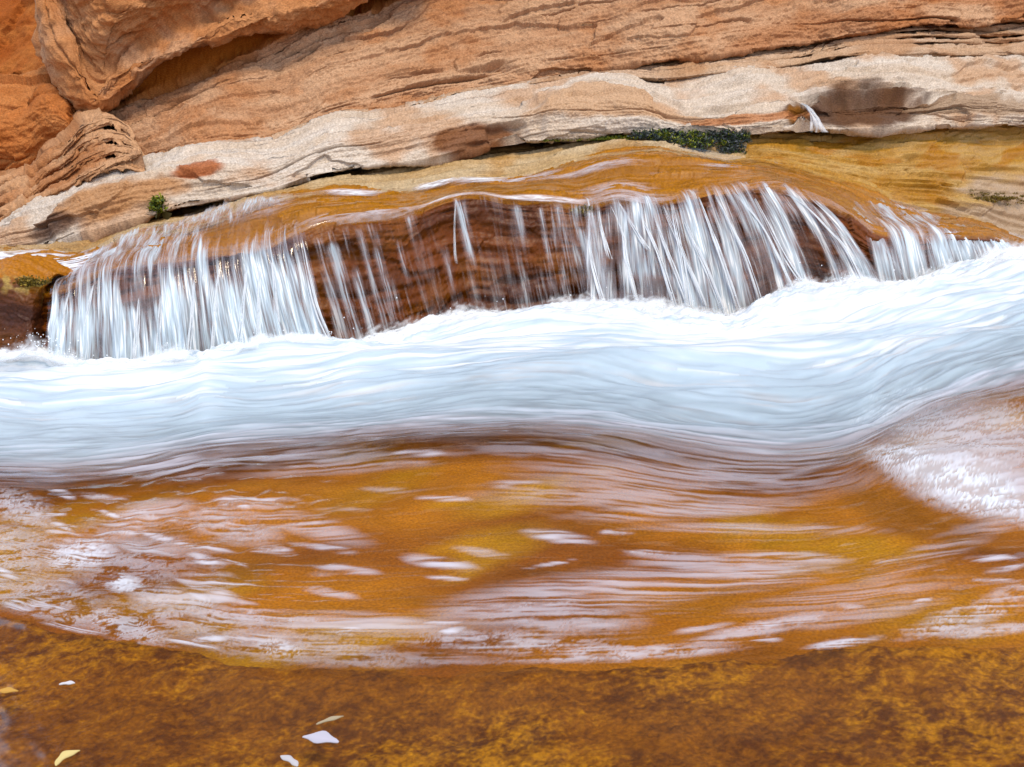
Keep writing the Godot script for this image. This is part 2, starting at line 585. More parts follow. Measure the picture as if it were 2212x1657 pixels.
func slab_col(U: float, V: float, f: float, s: float, p: Vector3, st: Dictionary) -> Color:
	var c := rock_col(U, V, f, s, p, st)
	# rusty weathering where the slab runs out to the right
	var k := smoothstep(0.35, 0.75, s + 0.25 * n_col.get_noise_2d(U * 0.6, V * 2.0)) * smoothstep(0.1, 0.5, n_col.get_noise_2d(U * 0.5 + 40.0, V * 3.0) + 0.35)
	var r := srgb(186, 108, 44, K)
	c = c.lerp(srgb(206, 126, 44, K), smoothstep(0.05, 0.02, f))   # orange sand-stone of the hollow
	return c.lerp(r, 0.6 * k)


func ledges() -> void:
	var o: Node
	var dtop := [[-400, 660], [-100, 545], [0, 476], [70, 438], [140, 410], [210, 378], [298, 345], [350, 333], [396, 323], [448, 319], [525, 313], [595, 303], [630, 288], [665, 270], [700, 256], [768, 248], [841, 240], [883, 229], [970, 208], [1062, 192], [1181, 176], [1251, 167], [1338, 166], [1400, 176], [1444, 175], [1514, 165], [1584, 156], [1689, 152], [1742, 140], [1794, 128], [1864, 123], [1969, 124], [2109, 124], [2212, 121], [2700, 112]]
	var dlow := [[-400, 640], [0, 548], [60, 540], [112, 527], [179, 508], [245, 490], [315, 469], [360, 455], [420, 443], [525, 422], [578, 413], [630, 396], [683, 379], [768, 364], [813, 357], [918, 345], [1041, 322], [1128, 308], [1180, 303], [1303, 292], [1373, 286], [1493, 287], [1602, 288], [1714, 280], [1794, 280], [1927, 278], [2039, 269], [2212, 268], [2700, 262]]
	var rim := [[-400, 650], [-100, 560], [0, 505], [70, 470], [140, 436], [210, 405], [298, 375], [350, 356], [400, 352], [448, 350], [525, 350], [580, 343], [630, 326], [665, 308], [725, 284], [800, 276], [883, 262], [970, 248], [1062, 236], [1130, 226], [1170, 214], [1240, 206], [1338, 208], [1400, 214], [1450, 232], [1520, 236], [1620, 226], [1680, 230], [1720, 222], [1760, 208], [1794, 200], [1864, 197], [1952, 197], [2004, 208], [2109, 214], [2212, 218], [2700, 215]]
	var st := style(srgb(230, 210, 188, K), srgb(236, 222, 206, K), srgb(214, 166, 122, K), 0.07, 0.03, 8.0, 0.022, 7.0, 0.015, 0.035, 4.0, {"lam2": 0.013, "paint": ledge_col})
	var rows := [with_dz(dtop, 2.6, -5), with_dz(dtop, 2.15), with_dz(rim, 1.66), between(rim, dlow, 0.18, 1.50), between(rim, dlow, 0.6, 1.44), with_dz(dlow, 1.40), with_dz(dlow, 2.1, -4)]
	o = node("pale_ledge", patch(rows, 1280, [5, 46, 18, 34, 28, 8], ledge_disp.bind(st), ledge_col.bind(st)), rock_mat)
	tag(o, "long pale weathered sandstone ledge running across behind the waterfalls", "rock ledge")
	# low bench between the ledge and the upper stream
	var ftop := cut(dlow, -400, 1614)
	var flow := cut(MARGIN, -400, 1614)
	st = style(srgb(204, 170, 118, K), srgb(212, 186, 144, K), srgb(190, 138, 58, K), 0.06, 0.035, 9.0, 0.015, 8.0, 0.010, 0.03, 5.0)
	rows = [with_dz(ftop, 2.2, 4), with_dz(ftop, 1.72, 8), between(ftop, flow, 0.5, 1.34), with_dz(flow, 1.14), with_dz(flow, 1.0, 26)]
	o = rock("wet_bench", rows, 1000, [4, 26, 26, 8], st, wet_mat)
	tag(o, "low buff rock bench between pale ledge and upper stream", "rock ledge")
	# ochre slab to the right
	var htop := [[1560, 300], [1602, 284], [1714, 276], [1794, 277], [1927, 275], [2039, 266], [2212, 265], [2700, 258]]
	var hmid := [[1560, 330], [1650, 322], [1750, 330], [1850, 345], [2000, 350], [2100, 350], [2212, 345], [2700, 350]]
	var hlow := [[1560, 344], [1654, 354], [1724, 372], [1777, 393], [1864, 421], [1950, 444], [2050, 472], [2130, 494], [2212, 516], [2700, 610]]
	st = style(srgb(196, 144, 48, K), srgb(206, 160, 78, K), srgb(186, 126, 10, K), 0.05, 0.04, 8.0, 0.016, 6.0, 0.010, 0.03, 4.0, {"lam2": 0.012, "paint": ochre_col})
	rows = [with_dz(htop, 2.3, 4), with_dz(htop, 1.72, 7), with_dz(hmid, 1.42), between(hmid, hlow, 0.6, 1.24), with_dz(hlow, 1.10), with_dz(hlow, 1.0, 30)]
	o = rock("ochre_slab", rows, 520, [4, 26, 30, 22, 8], st, wet_mat)
	tag(o, "wet yellow ochre rock slab below the small spout at right", "rock slab")
	# wet boulder at the left edge
	var t := [[-420, 590, 0.5], [-120, 572, 0.5], [0, 567, 0.5], [52, 559, 0.5], [105, 561, 0.52], [151, 578, 0.5], [163, 587, 0.48]]
	var m := [[-420, 650, 0.1], [-120, 605, 0.1], [0, 596, 0.1], [40, 606, 0.1], [75, 622, 0.13], [98, 626, 0.2], [112, 622, 0.34]]
	var l := [[-420, 830, 0], [-120, 810, 0], [0, 800, 0], [50, 795, 0], [80, 790, 0.06], [98, 785, 0.24]]
	st = style(srgb(96, 52, 26, K), srgb(120, 68, 22, K), srgb(70, 38, 26, K), 0.05, 0.02, 5.0, 0.01, 4.0, 0.014, 0.0, 3.0, {"paint": boulder_col})
	var ml := []
	for i in 7:
		ml.append([lerpf(m[i][0], l[mini(i, 5)][0], 0.5), lerpf(m[i][1], l[mini(i, 5)][1], 0.5), lerpf(m[i][2], l[mini(i, 5)][2], 0.6)])
	rows = [with_dz(t, 0.7, 8), t, m, ml, l]
	o = rock("wet_boulder", rows, 240, [8, 40, 40, 30], st, wet_mat)
	tag(o, "wet brown boulder with orange top beside the left cascade", "boulder")


func ledge_col(U: float, V: float, f: float, s: float, p: Vector3, st: Dictionary) -> Color:
	var c := rock_col(U, V, f, s, p, st)
	var px := lerpf(-400, 2700, s)
	# rusty and brown weathered patches, each where the rock shows it
	for q in [[1020, 1.0, 110, 0.20, 136, 80, 34], [430, 0.62, 60, 0.10, 190, 104, 44], [1860, 0.76, 170, 0.34, 92, 50, 10], [2060, 0.72, 90, 0.16, 150, 116, 84], [1722, 0.82, 26, 0.2, 150, 96, 20], [1600, 0.80, 150, 0.12, 206, 140, 90], [250, 0.85, 150, 0.2, 205, 150, 98], [120, 0.95, 60, 0.14, 120, 88, 70], [1330, 0.70, 190, 0.2, 220, 178, 138], [2150, 0.75, 160, 0.18, 196, 168, 140]]:
		var dx: float = (px - q[0]) / q[2]
		var dy: float = (f - q[1] * 0.78) / q[3]
		var e := dx * dx + dy * dy + 0.5 * n_col.get_noise_2d(U * 3.0, V * 5.0)
		if e < 1.6:
			c = c.lerp(srgb(q[4], q[5], q[6], K), 0.9 * smoothstep(1.3, 0.5, e))
	return c


func ochre_col(U: float, V: float, f: float, s: float, p: Vector3, st: Dictionary) -> Color:
	var c := rock_col(U, V, f, s, p, st)
	var k := smoothstep(-0.1, 0.3, n_col.get_noise_2d(U * 0.9 + 3.0, V * 3.0))
	c = c.lerp(srgb(214, 178, 110, K), 0.55 * k)
	var y := smoothstep(0.1, 0.3, n_col.get_noise_2d(U * 1.1 + 60.0, V * 2.6))
	c = c.lerp(srgb(192, 128, 6, K), 0.8 * y)
	# grey washed beds low at the right
	var g := smoothstep(0.42, 0.50, s + 0.1 * n_col.get_noise_2d(U, V * 6.0)) * smoothstep(0.40, 0.52, f + 0.1 * n_col.get_noise_2d(U + 20.0, V * 9.0))
	return c.lerp(srgb(204, 178, 150, K), 0.85 * g)


func boulder_col(U: float, V: float, f: float, s: float, p: Vector3, st: Dictionary) -> Color:
	var c := rock_col(U, V, f, s, p, st)
	var k := smoothstep(0.46, 0.36, f + 0.06 * n_col.get_noise_3dv(p * 6.0))
	c = c.lerp(srgb(196, 124, 20, K), k)
	var m := smoothstep(0.12, 0.0, absf(f - 0.44 + 0.05 * n_col.get_noise_3dv(p * 7.0))) * smoothstep(-0.1, 0.2, n_rough.get_noise_3dv(p * 9.0))
	return c.lerp(srgb(206, 176, 90, K), m * 0.7)


# ------------------------------------------------------------------ the ledge the water falls from
func ledge_disp(U: float, V: float, f: float, s: float, p: Vector3, st: Dictionary) -> float:
	var d := rock_disp(U, V, f, s, p, st)
	var px := lerpf(-400, 2700, s) + 18.0 * n_warp.get_noise_2d(U * 4.0, V * 4.0)
	var g := f + 0.03 * n_warp.get_noise_2d(U * 5.0, V * 6.0)
	# worn hollows under the rim: beside the spout, and a notch for the spout itself
	d -= 0.13 * smoothstep(1745, 1790, px) * smoothstep(2060, 1960, px) * smoothstep(0.36, 0.42, g) * smoothstep(0.92, 0.7, g)
	d -= 0.06 * smoothstep(30.0, 8.0, absf(px - 1738.0)) * smoothstep(0.30, 0.40, g)
	d -= 0.07 * smoothstep(1040, 1060, px) * smoothstep(1150, 1110, px) * smoothstep(0.62, 0.7, g)
	# rough broken face standing proud
	d += 0.05 * smoothstep(1150, 1190, px) * smoothstep(1440, 1380, px) * smoothstep(0.30, 0.36, g) * smoothstep(1.0, 0.8, g)
	d += 0.05 * smoothstep(100, 130, px) * smoothstep(330, 290, px) * smoothstep(0.42, 0.52, g)
	return d


func falls_rows() -> Array:
	var under := []
	var face := []
	var lipa := []
	var lipb := []
	for q in LIP:
		lipa.append([q[0], q[1] - 4, 0.30])
		lipb.append([q[0], q[1] + 8, 0.24])
	for i in 60:
		var x := lerpf(-400, 2600, i / 59.0)
		var a := sample(LIP, x).x
		var b := sample(FOOT, x).x
		face.append([x, lerpf(a, b, 0.45), 0.22])
		under.append([x, b + 60, 0.22])
	return [with_dz(MARGIN, 1.7, -6), with_dz(MARGIN, 1.18), between(MARGIN, LIP, 0.5, 0.66), lipa, lipb, face, under]


func falls_ledge() -> void:
	var st := style(srgb(130, 66, 4, K), srgb(98, 48, 4, K), srgb(152, 86, 6, K), 0.05, 0.04, 9.0, 0.018, 7.0, 0.014, 0.02, 5.0, {"paint": falls_col})
	var o := rock("falls_ledge", falls_rows(), 1100, [4, 20, 20, 8, 36, 40], st, wet_mat)
	tag(o, "wet brown rock ledge that the creek pours over", "rock ledge")


func falls_col(U: float, V: float, f: float, s: float, p: Vector3, st: Dictionary) -> Color:
	var c := rock_col(U, V, f, s, p, st)
	var top := smoothstep(0.41, 0.37, f + 0.02 * n_col.get_noise_2d(U * 2.0, V * 8.0))
	var g := 1.0 + 0.25 * n_streak.get_noise_2d(U * 2.0, V * 20.0)
	var o := srgb(188, 122, 8, K)
	c = c.lerp(Color(o.r * g, o.g * g, o.b * g), top)
	return c


# ------------------------------------------------------------------ water in the channel
var humps := []

func river() -> void:
	var river_node := thing("creek_water", "", "")
	tag(river_node, "fast shallow creek water with a white water band below the falls", "water", "", "structure")
	# px, py, radius across and along the flow in metres, height
	for q in [[300, 830, 0.7, 0.28, 0.07], [595, 790, 0.42, 0.26, 0.13], [430, 850, 0.3, 0.2, 0.05], [860, 790, 0.6, 0.25, 0.06], [1060, 715, 0.5, 0.22, 0.06], [1260, 705, 0.5, 0.28, 0.04], [1420, 780, 0.7, 0.3, 0.05], [1780, 670, 0.5, 0.3, 0.08], [2020, 650, 0.6, 0.3, 0.08], [2200, 600, 0.6, 0.3, 0.10], [1330, 800, 1.0, 0.25, 0.05], [1750, 760, 0.9, 0.2, 0.04], [1200, 960, 1.3, 0.28, 0.035], [2080, 1010, 0.5, 0.22, 0.07], [60, 830, 0.5, 0.25, 0.05], [150, 960, 0.5, 0.16, 0.03], [1700, 900, 0.7, 0.18, -0.04], [800, 880, 1.0, 0.22, -0.02], [2100, 830, 0.6, 0.14, -0.03]]:
		var w := on_water(q[0], q[1])
		humps.append([w.x, w.z, q[2], q[3], q[4]])
	var foot_row := []
	var mid1 := []
	var mid2 := []
	var mid3 := []
	for i in 80:
		var x := lerpf(-400, 2600, i / 79.0)
		var a := sample(FOOT, x).x
		var b := sample(BOUND, x).x
		var c := sample(NEAR, x).x
		foot_row.append([x, a + 2])
		var sm := 0.0
		for k in 9:
			sm += sample(FOOT, x + (k - 4) * 55.0).x / 9.0
		mid1.append([x, maxf(lerpf(sm, b, 0.33), a + 30.0)])
		mid2.append([x, b])
		mid3.append([x, lerpf(b, c, 0.5) - 20.0 * cos((x - 1100.0) / 700.0)])
	var far_row := []
	for q in NEAR:
		far_row.append([q[0], 2600.0])
	var lanes := [foot_row, mid1, mid2, mid3, NEAR, far_row]
	var o := water_mesh("clear_surface", lanes, 620, [60, 60, 70, 90, 60], false, river_node)
	o.material_override = clear_water
	var p := water_mesh("foam", [foot_row, mid1, mid2, mid3, NEAR], 1120, [70, 76, 80, 88], true, river_node)
	p.material_override = foam_mat
	for k in 3:
		var a0 := []
		var a1 := []
		var a2 := []
		for q in FOOT:
			a0.append([q[0], q[1] - 34.0 + 6.0 * k, 0.02 - 0.07 * k])
			a1.append([q[0], q[1] - 6.0 + 4.0 * k, -0.04 - 0.08 * k])
			a2.append([q[0], q[1] + 26.0, -0.16 - 0.10 * k])
		var mist := node("spray", patch([a0, a1, a2], 760, [14, 12], func(U, V, f, s, _p): return 0.05 * n_rough.get_noise_2d(U * 3.0 + 9.0 * k, V * 4.0), mist_col.bind(k * 17.0)), veil_mat, river_node)
		tag(mist, "", "", "", "stuff")
	tag(p, "white foam and pale streaks drawn out along the current", "", "", "stuff")


func mist_col(U: float, V: float, f: float, s: float, _p: Vector3, sd: float) -> Color:
	var a := n_big.get_noise_2d(U * 1.6 + sd, 4.0)
	var b := n_rough.get_noise_2d(U * 5.0 + sd, V * 7.0)
	var c := n_fine.get_noise_2d(U * 26.0 + sd, V * 22.0)
	var edge := 0.62 - 0.45 * a - 0.35 * b - 0.22 * c
	var al := 0.75 * smoothstep(edge - 0.30, edge + 0.35, f) * smoothstep(1.0, 0.75, f)
	return Color(0.80, 0.83, 0.85, al)


func wave(x: float, z: float, px: float, py: float, f: float) -> float:
	var yt := look(foot_y, px)
	var yb := look(bound_y, px)
	var q := (py - yt) / (yb - yt)
	var near := smoothstep(0.0, 120.0, look(near_y, px) + 30.0 - py)
	var h := 0.0
	for b in humps:
		var dx: float = (x - b[0]) / b[2]
		var dz: float = (z - b[1]) / b[3]
		var r := dx * dx + dz * dz
		if r < 5.0:
			h += 0.75 * b[4] * exp(-r * 1.2)
	# white water stays heaped along the foot of the falls
	h += 0.03 * exp(-pow((q - 0.10) / 0.10, 2.0)) * (1.0 + 0.9 * n_warp.get_noise_2d(x * 2.2, 3.0) + 0.8 * n_rough.get_noise_2d(x * 9.0, z * 9.0)) * smoothstep(-0.02, 0.08, q)
	var lively := smoothstep(1.5, 0.2, q)
	var v := f * 6.0
	h += lively * 0.035 * smoothstep(0.05, 0.3, q) * n_warp.get_noise_2d(x * 0.9 + 0.5 * z, z * 2.4)
	h += near * (0.004 + 0.016 * lively) * n_streak.get_noise_2d(x * 0.9, v * 2.2)
	h += near * (0.0035 + 0.009 * lively) * n_warp.get_noise_2d(x * 1.6 + 5.0, v * 9.0)
	h += (0.0012 + 0.0018 * near) * n_warp.get_noise_2d(x * 7.0 + 9.0, z * 9.0)
	# left shallows are choppy
	var chop := smoothstep(-0.5, -1.1, x) * smoothstep(1.1, 1.5, q) * near
	h += chop * 0.010 * n_warp.get_noise_2d(x * 6.0, z * 8.0)
	# a lip of water drags along the edge of the shore slab
	var e := (py - look(near_y, px)) / 14.0
	h += 0.002 * exp(-e * e) * (1.0 + 1.5 * n_warp.get_noise_2d(x * 3.0, 8.0))
	return h


func foam_at(x: float, z: float, px: float, py: float, f: float, spots: Array) -> Color:
	var yt := look(foot_y, px)
	var yb := look(bound_y, px)
	var v := f * 6.0
	var wx := x + 0.25 * n_warp.get_noise_2d(x * 0.7, v * 1.2)
	var s1 := n_streak.get_noise_2d(wx * 0.75, v * 9.0)
	var s2 := n_streak.get_noise_2d(wx * 1.6 + 40.0, v * 34.0)
	var s3 := n_streak.get_noise_2d(wx * 2.6 + 80.0, v * 95.0)
	var st := 0.5 * s1 + 0.5 * s2 + 0.4 * s3
	var ch := n_rough.get_noise_2d(x * 7.0, z * 13.0) + 0.6 * n_fine.get_noise_2d(x * 30.0 + 5.0 * n_warp.get_noise_2d(x * 6.0, z * 6.0), z * 50.0)
	var q := (py - yt) / (yb - yt) + 0.10 * s1
	var d := 1.0
	if q > 0.45:
		d = lerpf(1.0, 0.80, smoothstep(0.45, 0.95, q)) * (1.0 - 0.66 * smoothstep(0.95, 1.09, q)) * (1.0 - smoothstep(1.02, 1.30, q))
	var a := d * smoothstep(-0.02, 0.035, q + 0.05 * ch)
	if d < 0.995:
		a = clampf(d + st * 1.1 * sqrt(maxf(d, 0.0)) * (1.0 - 0.45 * d), 0.0, 1.0)
	var rough := 0.0
	for e in spots:
		var ex: float = px - e[0]
		var ey: float = py - e[1]
		var cx: float = (ex * e[5] + ey * e[6]) / e[2]
		var cy: float = (-ex * e[6] + ey * e[5]) / e[3]
		var r := cx * cx + cy * cy
		if r < 2.2:
			var k: float = smoothstep(1.7, 0.1, r + 0.9 * (st if e[7] < 0.5 else ch))
			var n: float = maxf(lerpf(0.55 + st * 1.5, 0.62 + ch * 1.3, e[7]), e[8])
			a = maxf(a, clampf(e[4] * 0.92 * k * smoothstep(lerpf(0.12, 0.30, e[7]), 0.85, n), 0.0, 1.0))
			rough = maxf(rough, k * e[7] * e[4])
	# thick foam is white; aerated water below it pale blue-green; thin streaks lilac grey
	var white := Color(0.70, 0.71, 0.71)
	var blue := Color(0.42, 0.51, 0.57)
	var lilac := Color(0.61, 0.59, 0.64)
	var core := smoothstep(0.60, 0.02, q + 0.40 * s1 + 0.22 * s2 + 0.16 * s3 + 0.25 * n_col.get_noise_2d(x * 1.5, z * 3.0))
	blue = blue.lerp(Color(0.33, 0.40, 0.44), smoothstep(0.45, 0.95, q + 0.15 * s1))
	var c := blue.lerp(white, core)
	c = c.lerp(lilac, smoothstep(0.88, 1.15, q + 0.1 * s2) * (1.0 - rough * 0.3))
	c = c.lerp(Color(0.80, 0.87, 0.92), rough * 0.7)
	c.a = a
	return c


func water_mesh(called: String, lanes: Array, nc: int, segs: Array, foam: bool, parent: Node) -> MeshInstance3D:
	var spots := []
	if foam:
		# px, py, half length, half width, strength, turn in degrees, broken foam (1) or streaks (0)
		for e in [[2080, 985, 190, 110, 0.62, 20, 1], [2100, 960, 210, 100, 0.6, 16, 0.3, 0.5], [2090, 1045, 200, 60, 0.8, 14, 0.4, 0.55], [2110, 1070, 190, 48, 1.0, 14, 1], [1960, 1015, 100, 42, 0.9, 18, 1], [2160, 940, 120, 80, 0.55, 10, 1],
			[230, 985, 260, 45, 0.8, 6, 0], [120, 950, 200, 60, 0.75, 4, 0.3],
			[40, 1100, 90, 40, 0.5, 20, 0.8], [30, 1190, 120, 60, 0.55, 10, 1], [170, 1200, 80, 36, 0.95, -6, 0.5], [270, 1215, 160, 60, 0.45, 0, 1], [330, 1105, 90, 22, 0.6, -8, 0],
			[90, 1290, 130, 46, 0.55, 6, 1], [270, 1265, 50, 28, 0.8, 10, 1], [380, 1300, 110, 26, 0.8, 8, 0.3], [470, 1290, 60, 18, 0.75, 20, 0], [150, 1330, 110, 30, 0.5, 12, 1],
			[270, 1355, 120, 34, 0.7, 16, 1], [420, 1345, 180, 40, 0.5, 10, 1], [560, 1340, 200, 26, 0.75, 6, 0.3], [640, 1400, 260, 40, 0.5, 6, 0.5], [600, 1400, 60, 22, 0.7, 10, 1], [780, 1350, 220, 24, 0.6, 3, 0],
			[500, 1140, 110, 36, 0.65, 12, 0.3], [480, 1120, 60, 20, 0.6, 14, 0.2], [640, 1130, 160, 26, 0.5, 16, 0], [300, 1130, 130, 24, 0.4, -6, 0.5], [330, 1180, 150, 22, 0.5, 2, 0.2],
			[905, 990, 60, 5, 0.8, 0, 0], [960, 1080, 60, 5, 0.75, 1, 0], [740, 1105, 60, 5, 0.5, 0, 0], [850, 1062, 70, 6, 0.35, 2, 0], [1110, 1048, 70, 9, 0.5, -2, 0],
			[1205, 1162, 75, 13, 0.85, 8, 0], [950, 1217, 80, 13, 0.85, 8, 0], [750, 1232, 70, 9, 0.7, 6, 0], [1040, 1195, 60, 9, 0.45, 8, 0], [720, 1285, 60, 8, 0.55, 8, 0], [1090, 1290, 20, 8, 0.4, 0, 0],
			[1250, 1290, 330, 50, 0.55, -8, 0], [1180, 1330, 200, 40, 0.5, 4, 0.3], [1550, 1250, 260, 34, 0.6, -4, 0], [1690, 1208, 140, 14, 0.6, 2, 0], [1500, 1220, 140, 26, 0.5, 4, 0], [1120, 1390, 330, 26, 0.55, 3, 0.5], [1350, 1415, 240, 16, 0.6, -3, 0.4],
			[1400, 1070, 360, 34, 0.4, 0, 0], [1500, 1030, 380, 40, 0.42, 2, 0], [1700, 1000, 300, 36, 0.4, -4, 0], [1480, 1105, 250, 20, 0.5, -3, 0], [1640, 1145, 260, 12, 0.45, 1, 0], [1300, 990, 300, 24, 0.35, 2, 0],
			[1650, 1360, 180, 18, 0.55, -12, 0.3], [1820, 1392, 80, 10, 0.8, -8, 0.3], [1880, 1330, 160, 18, 0.35, -10, 0], [2080, 1340, 130, 26, 0.6, -16, 0.5], [2160, 1300, 90, 24, 0.5, -22, 0.5], [1990, 1302, 26, 7, 0.7, -14, 0], [2170, 1232, 40, 6, 0.5, -8, 0], [2050, 1180, 220, 28, 0.32, -24, 0], [2130, 1365, 120, 14, 0.5, -6, 0.5],
			[1830, 1290, 240, 24, 0.3, -8, 0], [800, 1420, 300, 14, 0.45, 2, 0.5], [550, 1000, 300, 22, 0.45, -2, 0], [760, 1010, 260, 18, 0.35, -4, 0], [1500, 1436, 160, 5, 0.8, -4, 0]]:
			spots.append([e[0], e[1], e[2], e[3], e[4], cos(deg_to_rad(e[5])), sin(deg_to_rad(e[5])), e[6], e[7] if e.size() > 7 else 0.0])
			if e[2] > 100.0 and e[6] > 0.05 and e[0] < 900.0:
				spots[-1][4] *= 0.75
		var fr := RandomNumberGenerator.new()
		fr.seed = 41
		for i in 90:
			# small flecks riding on the left shallows, a few further out
			var fx := fr.randf_range(-60, 760) if i < 70 else fr.randf_range(700, 2200)
			var fy := fr.randf_range(1060, 1385) + 0.02 * fx if i < 70 else fr.randf_range(1150, 1390)
			var an := deg_to_rad(fr.randf_range(-4, 16) if i < 70 else fr.randf_range(-14, 8))
			spots.append([fx, fy, fr.randf_range(22, 80), fr.randf_range(3, 8), fr.randf_range(0.45, 0.95), cos(an), sin(an), fr.randf_range(0.0, 0.25), 0.0])
	var nk := lanes.size()
	var nr := 1
	for s in segs:
		nr += s
	var pos := PackedVector3Array()
	pos.resize(nc * nr)
	var col := PackedColorArray()
	if foam:
		col.resize(nc * nr)
	var ys := PackedFloat32Array()
	ys.resize(nk)
	for i in nc:
		var px := lerpf(-400, 2600, float(i) / (nc - 1))
		for k in nk:
			ys[k] = sample(lanes[k], px).x
		var near: Array = []
		for e in spots:
			if absf(px - e[0]) < e[2] * 1.6 + 40.0:
				near.append(e)
		var j := 0
		for k in nk - 1:
			var h := ys[k + 1] - ys[k]
			var m0 := h
			var m1 := h
			if k > 0:
				m0 = 2.0 * h * (ys[k] - ys[k - 1]) / (h + ys[k] - ys[k - 1])
			if k < nk - 2:
				m1 = 2.0 * h * (ys[k + 2] - ys[k + 1]) / (h + ys[k + 2] - ys[k + 1])
			var sg: int = segs[k]
			for q in sg + (1 if k == nk - 2 else 0):
				var w := float(q) / sg
				var w2 := w * w
				var w3 := w2 * w
				var py := ys[k] * (2 * w3 - 3 * w2 + 1) + m0 * (w3 - 2 * w2 + w) + ys[k + 1] * (-2 * w3 + 3 * w2) + m1 * (w3 - w2)
				var p := on_water(px, py)
				var f := (k + w) / 4.0
				var hgt := wave(p.x, p.z, px, py, f)
				var a := j * nc + i
				if foam:
					var c := foam_at(p.x, p.z, px, py, f, near)
					if q == sg and k == nk - 2:
						c.a = 0.0
					col[a] = c
					hgt += 0.004 + (0.010 if py < look(bound_y, px) + 60.0 or px > 1850.0 else 0.003) * c.a * c.a
				pos[a] = p + Vector3(0, hgt, 0)
				j += 1
	return node(called, grid_mesh(pos, col, nc, nr, grid_normals(pos, nc, nr)), foam_mat if foam else clear_water, parent)


# ------------------------------------------------------------------ falling water
func film_disp(U: float, V: float, f: float, s: float, p: Vector3, amp: float) -> float:
	return amp * (0.6 + n_streak.get_noise_2d(U * 9.0, V * 1.2) + 0.5 * n_streak.get_noise_2d(U * 26.0, V * 2.0))


func plain_col(U: float, V: float, f: float, s: float, p: Vector3) -> Color:
	return Color(1, 1, 1)


func veil_col(U: float, V: float, f: float, s: float, p: Vector3, v: Dictionary) -> Color:
	var wob := 0.008 * n_warp.get_noise_2d(U * 3.0, V * 3.0)
	var a := n_streak.get_noise_2d((U + wob) * v.get("k1", 7.0), V * 0.9 + v.seed)
	var b := n_streak.get_noise_2d((U + wob) * v.get("k2", 26.0), V * 1.6 + v.seed + 20.0)
	var c := n_streak.get_noise_2d(U * v.get("k3", 80.0), V * 3.4 + v.seed + 50.0)
	var grow: float = smoothstep(v.f0, v.f1, f + 0.10 * a + 0.08 * b)
	var amt: float = lerpf(v.a0, v.a1, grow)
	var sn := s + 0.03 * b
	var edge := smoothstep(0.0, v.get("soft", 0.03), sn) * smoothstep(1.0, 0.97, sn)
	var al := clampf(amt + (0.75 * a + 0.65 * b + 0.55 * c) * v.contrast, 0.0, 1.0) * edge * smoothstep(0.0, v.get("fade", 0.06), f)
	for h in v.get("holes", []):
		var dx: float = (s - h[0]) / h[2]
		var dy: float = (f - h[1]) / h[3]
		al *= 1.0 - h[4] * smoothstep(1.3, 0.4, dx * dx + dy * dy + 0.5 * b)
	for h in v.get("ropes", []):
		var dx: float = (s - h[0] - 0.004 * c) / h[1]
		al = maxf(al, h[4] * exp(-dx * dx) * smoothstep(h[2] - 0.04, h[2] + 0.05, f + 0.05 * b) * smoothstep(h[3] + 0.1, h[3] - 0.12, f + 0.08 * b) * clampf(0.75 + b + c, 0.0, 1.0))
	var thin := Color(0.60, 0.55, 0.58)
	var thick := Color(0.62, 0.74, 0.82)
	var col := thin.lerp(thick, smoothstep(0.15, 0.7, al + 0.2 * b)).lerp(Color(0.95, 0.97, 0.97), smoothstep(0.15, 0.45, 0.6 * b + 0.6 * c) * grow)
	col.a = al
	return col


func rays(pairs: Array) -> Array:
	# lines of points from columns: each column lists its points from top to foot
	var o := []
	for k in pairs[0].size():
		var c := []
		for q in pairs:
			c.append([q[k][0], q[k][1], q[k][2]])
		o.append(c)
	return o


func strand(parent: Node, pts: Array, r: float, white: float, sd: int) -> void:
	# a rope of falling water: a few filaments that part and join
	var st := SurfaceTool.new()
	st.begin(Mesh.PRIMITIVE_TRIANGLES)
	var way := []
	for q in pts:
		way.append(P(q[0], q[1], depth_at(q[0]) + q[2]))
	var base := 0
	var n := 26
	for k in 3:
		for i in n + 1:
			var t := float(i) / n * (way.size() - 1)
			var g := mini(int(t), way.size() - 2)
			var u := t - g
			var p0: Vector3 = way[maxi(g - 1, 0)]
			var p1: Vector3 = way[g]
			var p2: Vector3 = way[g + 1]
			var p3: Vector3 = way[mini(g + 2, way.size() - 1)]
			var p := 0.5 * (2.0 * p1 + (p2 - p0) * u + (2.0 * p0 - 5.0 * p1 + 4.0 * p2 - p3) * u * u + (3.0 * p1 - p0 - 3.0 * p2 + p3) * u * u * u)
			var f := float(i) / n
			p.x += r * (0.42 * (k - 1.0) * (0.25 + f) + 0.5 * n_warp.get_noise_2d(k * 7.3 + sd, f * 0.7))
			p.z += r * 0.5 * n_warp.get_noise_2d(k * 9.1 + sd + 50.0, f * 1.0)
			var rad := r * (0.24 + 0.2 * n_warp.get_noise_2d(k * 3.0 + sd, f * 3.0 + 9.0)) * (0.5 + 0.7 * f) * smoothstep(0.0, 0.1, f)
			var al: float = white * smoothstep(0.0, 0.3, f + 0.06 * k) * smoothstep(1.0, 0.75, f - 0.05 * k) * clampf(0.75 + 0.8 * n_streak.get_noise_2d(k * 5.0 + sd, f * 4.0), 0.0, 1.0)
			for m in 6:
				var an := TAU * m / 6.0
				var dv := Vector3(cos(an), 0.0, sin(an) * 0.7)
				st.set_normal(dv.normalized())
				st.set_color(Color(0.93, 0.96, 0.98, al))
				st.add_vertex(p + dv * rad)
		for i in n:
			for m in 6:
				var a := base + i * 6 + m
				var b := base + i * 6 + (m + 1) % 6
				for q in [a, a + 6, b, b, a + 6, b + 6]:
					st.add_index(q)
		base += (n + 1) * 6
	node("water_strand", st.commit(), veil_mat, parent)


